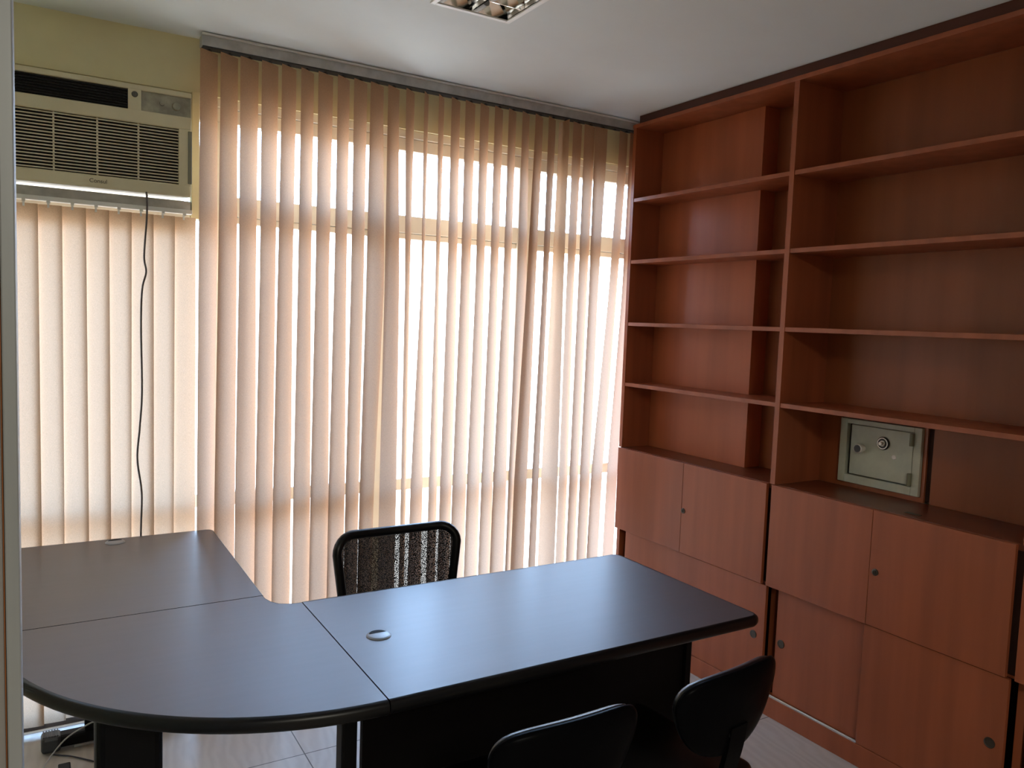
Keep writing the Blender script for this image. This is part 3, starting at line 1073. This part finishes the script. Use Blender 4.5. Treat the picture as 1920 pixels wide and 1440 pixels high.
def make_visitor_chair(loc, label):
    t = thing('visitor_chair', label, 'chair', loc, 'black visitor chairs in front of the desk')
    x, y = loc[0], loc[1]
    BZ = 0.718
    bs = obj('back_shell', pad_bm(1.0, 0.0005, -0.020, x, y, BZ, 0.14, 0.9), M_chair_plastic, t, smooth=True)
    for (u, v) in ((-0.03, -0.045), (0.03, -0.045), (0.0, -0.078)):
        sbm = NB()
        add_lathe(sbm, [(0.0045, 0.0), (0.0045, 0.002), (0.0, 0.003)], (x + u, y - 0.0195 - 0.14 * v, BZ + v), (0, -1, 0), 10)
        obj('screw', sbm, M_black_metal, bs)
    obj('back_cushion', pad_bm(0.975, 0.038, 0.001, x, y + 0.001, BZ, 0.14, 0.9), M_chair_fabric, t, smooth=True)
    # bracket from seat to back
    br = NB()
    for a, b2 in zip([(0.014 - 0.0, 0.66), (0.020, 0.60), (0.028, 0.52)], [(0.020, 0.60), (0.028, 0.52), (0.05, 0.452)]):
        pass
    path = smooth_path([(x, y - 0.014, 0.690), (x, y - 0.006, 0.630), (x, y + 0.012, 0.55), (x, y + 0.022, 0.48), (x, y + 0.07, 0.435), (x, y + 0.22, 0.43)], 6)
    rings = []
    for i, p in enumerate(path):
        tdir = (path[min(i + 1, len(path) - 1)] - path[max(i - 1, 0)]).normalized()
        nrm = Vector((1, 0, 0)).cross(tdir).normalized()
        w = 0.030
        rings.append([br.verts.new(p + Vector((sx * w, 0, 0)) + nrm * sz * 0.006) for (sx, sz) in ((-1, -1), (1, -1), (1, 1), (-1, 1))])
    for a, b2 in zip(rings[:-1], rings[1:]):
        for k in range(4):
            br.faces.new((a[k], a[(k + 1) % 4], b2[(k + 1) % 4], b2[k]))
    br.faces.new(rings[0])
    br.faces.new(list(reversed(rings[-1])))
    obj('back_bracket', br, M_chair_plastic, t)
    obj('seat', add_box(NB(), x - 0.205, x + 0.205, y + 0.065, y + 0.475, 0.435, 0.495, 0.026, 4), M_chair_fabric, t, auto=60)
    obj('seat_pan', add_box(NB(), x - 0.185, x + 0.185, y + 0.085, y + 0.455, 0.418, 0.437, 0.006), M_chair_plastic, t)
    for sx in (-1, 1):
        for yy, oy in ((y + 0.11, -0.02), (y + 0.43, 0.02)):
            lg = NB()
            add_tube(lg, [(x + sx * 0.165, yy, 0.42), (x + sx * 0.19, yy + oy, 0.012)], 0.011, 12)
            l_ = obj('leg', lg, M_black_metal, t, smooth=True)
            obj('foot_tip', add_lathe(NB(), [(0.0, 0.0), (0.014, 0.0), (0.014, 0.02), (0.0, 0.02)], (x + sx * 0.19, yy + oy, 0.0), (0, 0, 1), 12), M_black_edge, l_)
    return t


c1 = make_visitor_chair((0.915, 1.232, 0), 'black visitor chair at the desk front, the left one, only its back top in view')
c2 = make_visitor_chair((1.392, 1.25, 0), 'black visitor chair at the desk front, nearest the bookcase, its whole back in view')
c2.rotation_euler = (0, 0, math.radians(7.0))

# ------------------------------------------------------------------ recessed ceiling light
cl = thing('ceiling_light', 'recessed louvred ceiling light, switched off, with polished reflectors', 'light', ((LX0 + LX1) / 2, (LY0 + LY1) / 2, ZC - 0.006))
fb2 = NB()
add_box(fb2, LX0 - 0.008, LX0 + 0.010, LY0 - 0.008, LY1 + 0.008, ZC - 0.006, ZC - 0.0005, 0.0015)
add_box(fb2, LX1 - 0.010, LX1 + 0.008, LY0 - 0.008, LY1 + 0.008, ZC - 0.006, ZC - 0.0005, 0.0015)
add_box(fb2, LX0 + 0.010, LX1 - 0.010, LY0 - 0.008, LY0 + 0.010, ZC - 0.006, ZC - 0.0005, 0.0015)
add_box(fb2, LX0 + 0.010, LX1 - 0.010, LY1 - 0.010, LY1 + 0.008, ZC - 0.006, ZC - 0.0005, 0.0015)
obj('frame', fb2, M_lightframe, cl)
hb = NB()
add_box(hb, LX0 + 0.001, LX1 - 0.001, LY0 + 0.001, LY1 - 0.001, ZC + 0.085, ZC + 0.09)
add_box(hb, LX0 + 0.001, LX0 + 0.003, LY0 + 0.001, LY1 - 0.001, ZC, ZC + 0.085)
add_box(hb, LX1 - 0.003, LX1 - 0.001, LY0 + 0.001, LY1 - 0.001, ZC, ZC + 0.085)
add_box(hb, LX0 + 0.003, LX1 - 0.003, LY0 + 0.001, LY0 + 0.003, ZC, ZC + 0.085)
add_box(hb, LX0 + 0.003, LX1 - 0.003, LY1 - 0.003, LY1 - 0.001, ZC, ZC + 0.085)
obj('housing', hb, M_mirror, cl)
xm = (LX0 + LX1) / 2
for (xa, xb_) in ((LX0 + 0.006, xm), (xm, LX1 - 0.006)):
    rb = NB()
    n = 12
    for half in (0, 1):
        prev = None
        for k in range(n + 1):
            s = k / n
            if half == 0:
                x = xa + 0.003 + 0.055 * s ** 1.6
            else:
                x = xb_ - 0.003 - 0.055 * s ** 1.6
            z = ZC + 0.002 + 0.075 * s ** 0.8
            cur = (rb.verts.new((x, LY0 + 0.012, z)), rb.verts.new((x, LY1 - 0.012, z)))
            if prev:
                rb.faces.new((prev[0], prev[1], cur[1], cur[0]))
            prev = cur
    obj('reflector', rb, M_mirror, cl, smooth=True)
    xt = (xa + xb_) / 2
    obj('tube', add_tube(NB(), [(xt, LY0 + 0.03, ZC + 0.055), (xt, LY1 - 0.03, ZC + 0.055)], 0.013, 14), M_tube, cl, auto=50)
    for k in range(1, 12):
        yy = LY1 - 0.01 - k * 0.1
        if yy < LY0 + 0.03:
            break
        lb = NB()
        pts = [(-0.062, 0.001), (0.062, 0.001), (0.045, 0.028), (0.02, 0.036), (-0.02, 0.036), (-0.045, 0.028)]
        a = [lb.verts.new((xt + p[0], yy - 0.0012, ZC + p[1])) for p in pts]
        c = [lb.verts.new((xt + p[0], yy + 0.0012, ZC + p[1])) for p in pts]
        lb.faces.new(a)
        lb.faces.new(list(reversed(c)))
        for q in range(6):
            lb.faces.new((a[q], a[(q + 1) % 6], c[(q + 1) % 6], c[q]))
        obj('louvre_blade', lb, M_mirror, cl)

# ------------------------------------------------------------------ cables and adapter on the floor
pts = smooth_path([(0.36, 3.04, 0.003), (0.25, 3.055, 0.08), (0.175, 3.08, 0.125), (0.12, 3.104, 0.10), (0.075, 3.115, 0.07), (0.04, 3.102, 0.04), (0.005, 3.068, 0.008), (-0.031, 2.961, 0.003), (-0.1, 2.85, 0.003)], 8)
tag(obj('cable', add_tube(NB(), pts, 0.0026, 8), M_cable_white, smooth=True), 'white cable looping over the desk foot onto the floor', 'cable')
pts = smooth_path([(0.030, 3.150, 0.0035), (0.06, 3.128, 0.0035), (0.085, 3.11, 0.0035), (0.128, 3.066, 0.0035), (0.165, 3.02, 0.0035), (0.20, 2.94, 0.0035), (0.24, 2.80, 0.0035)], 8)
tag(obj('cable', add_tube(NB(), pts, 0.0026, 8), M_cable_black, smooth=True), 'thin dark cable lying on the floor behind the black desk column', 'cable')
ad = thing('power_adapter', 'small black power adapter lying on the floor under the desk', 'adapter', (0.066, 3.0, 0))
obj('body', add_box(NB(), 0.046, 0.084, 2.955, 3.022, 0.0, 0.030, 0.004), M_black_metal, ad)
obj('cord', add_tube(NB(), smooth_path([(0.065, 2.956, 0.012), (0.06, 2.92, 0.004), (0.02, 2.86, 0.004), (-0.06, 2.82, 0.004)], 6), 0.002, 8), M_cable_black, ad, smooth=True)
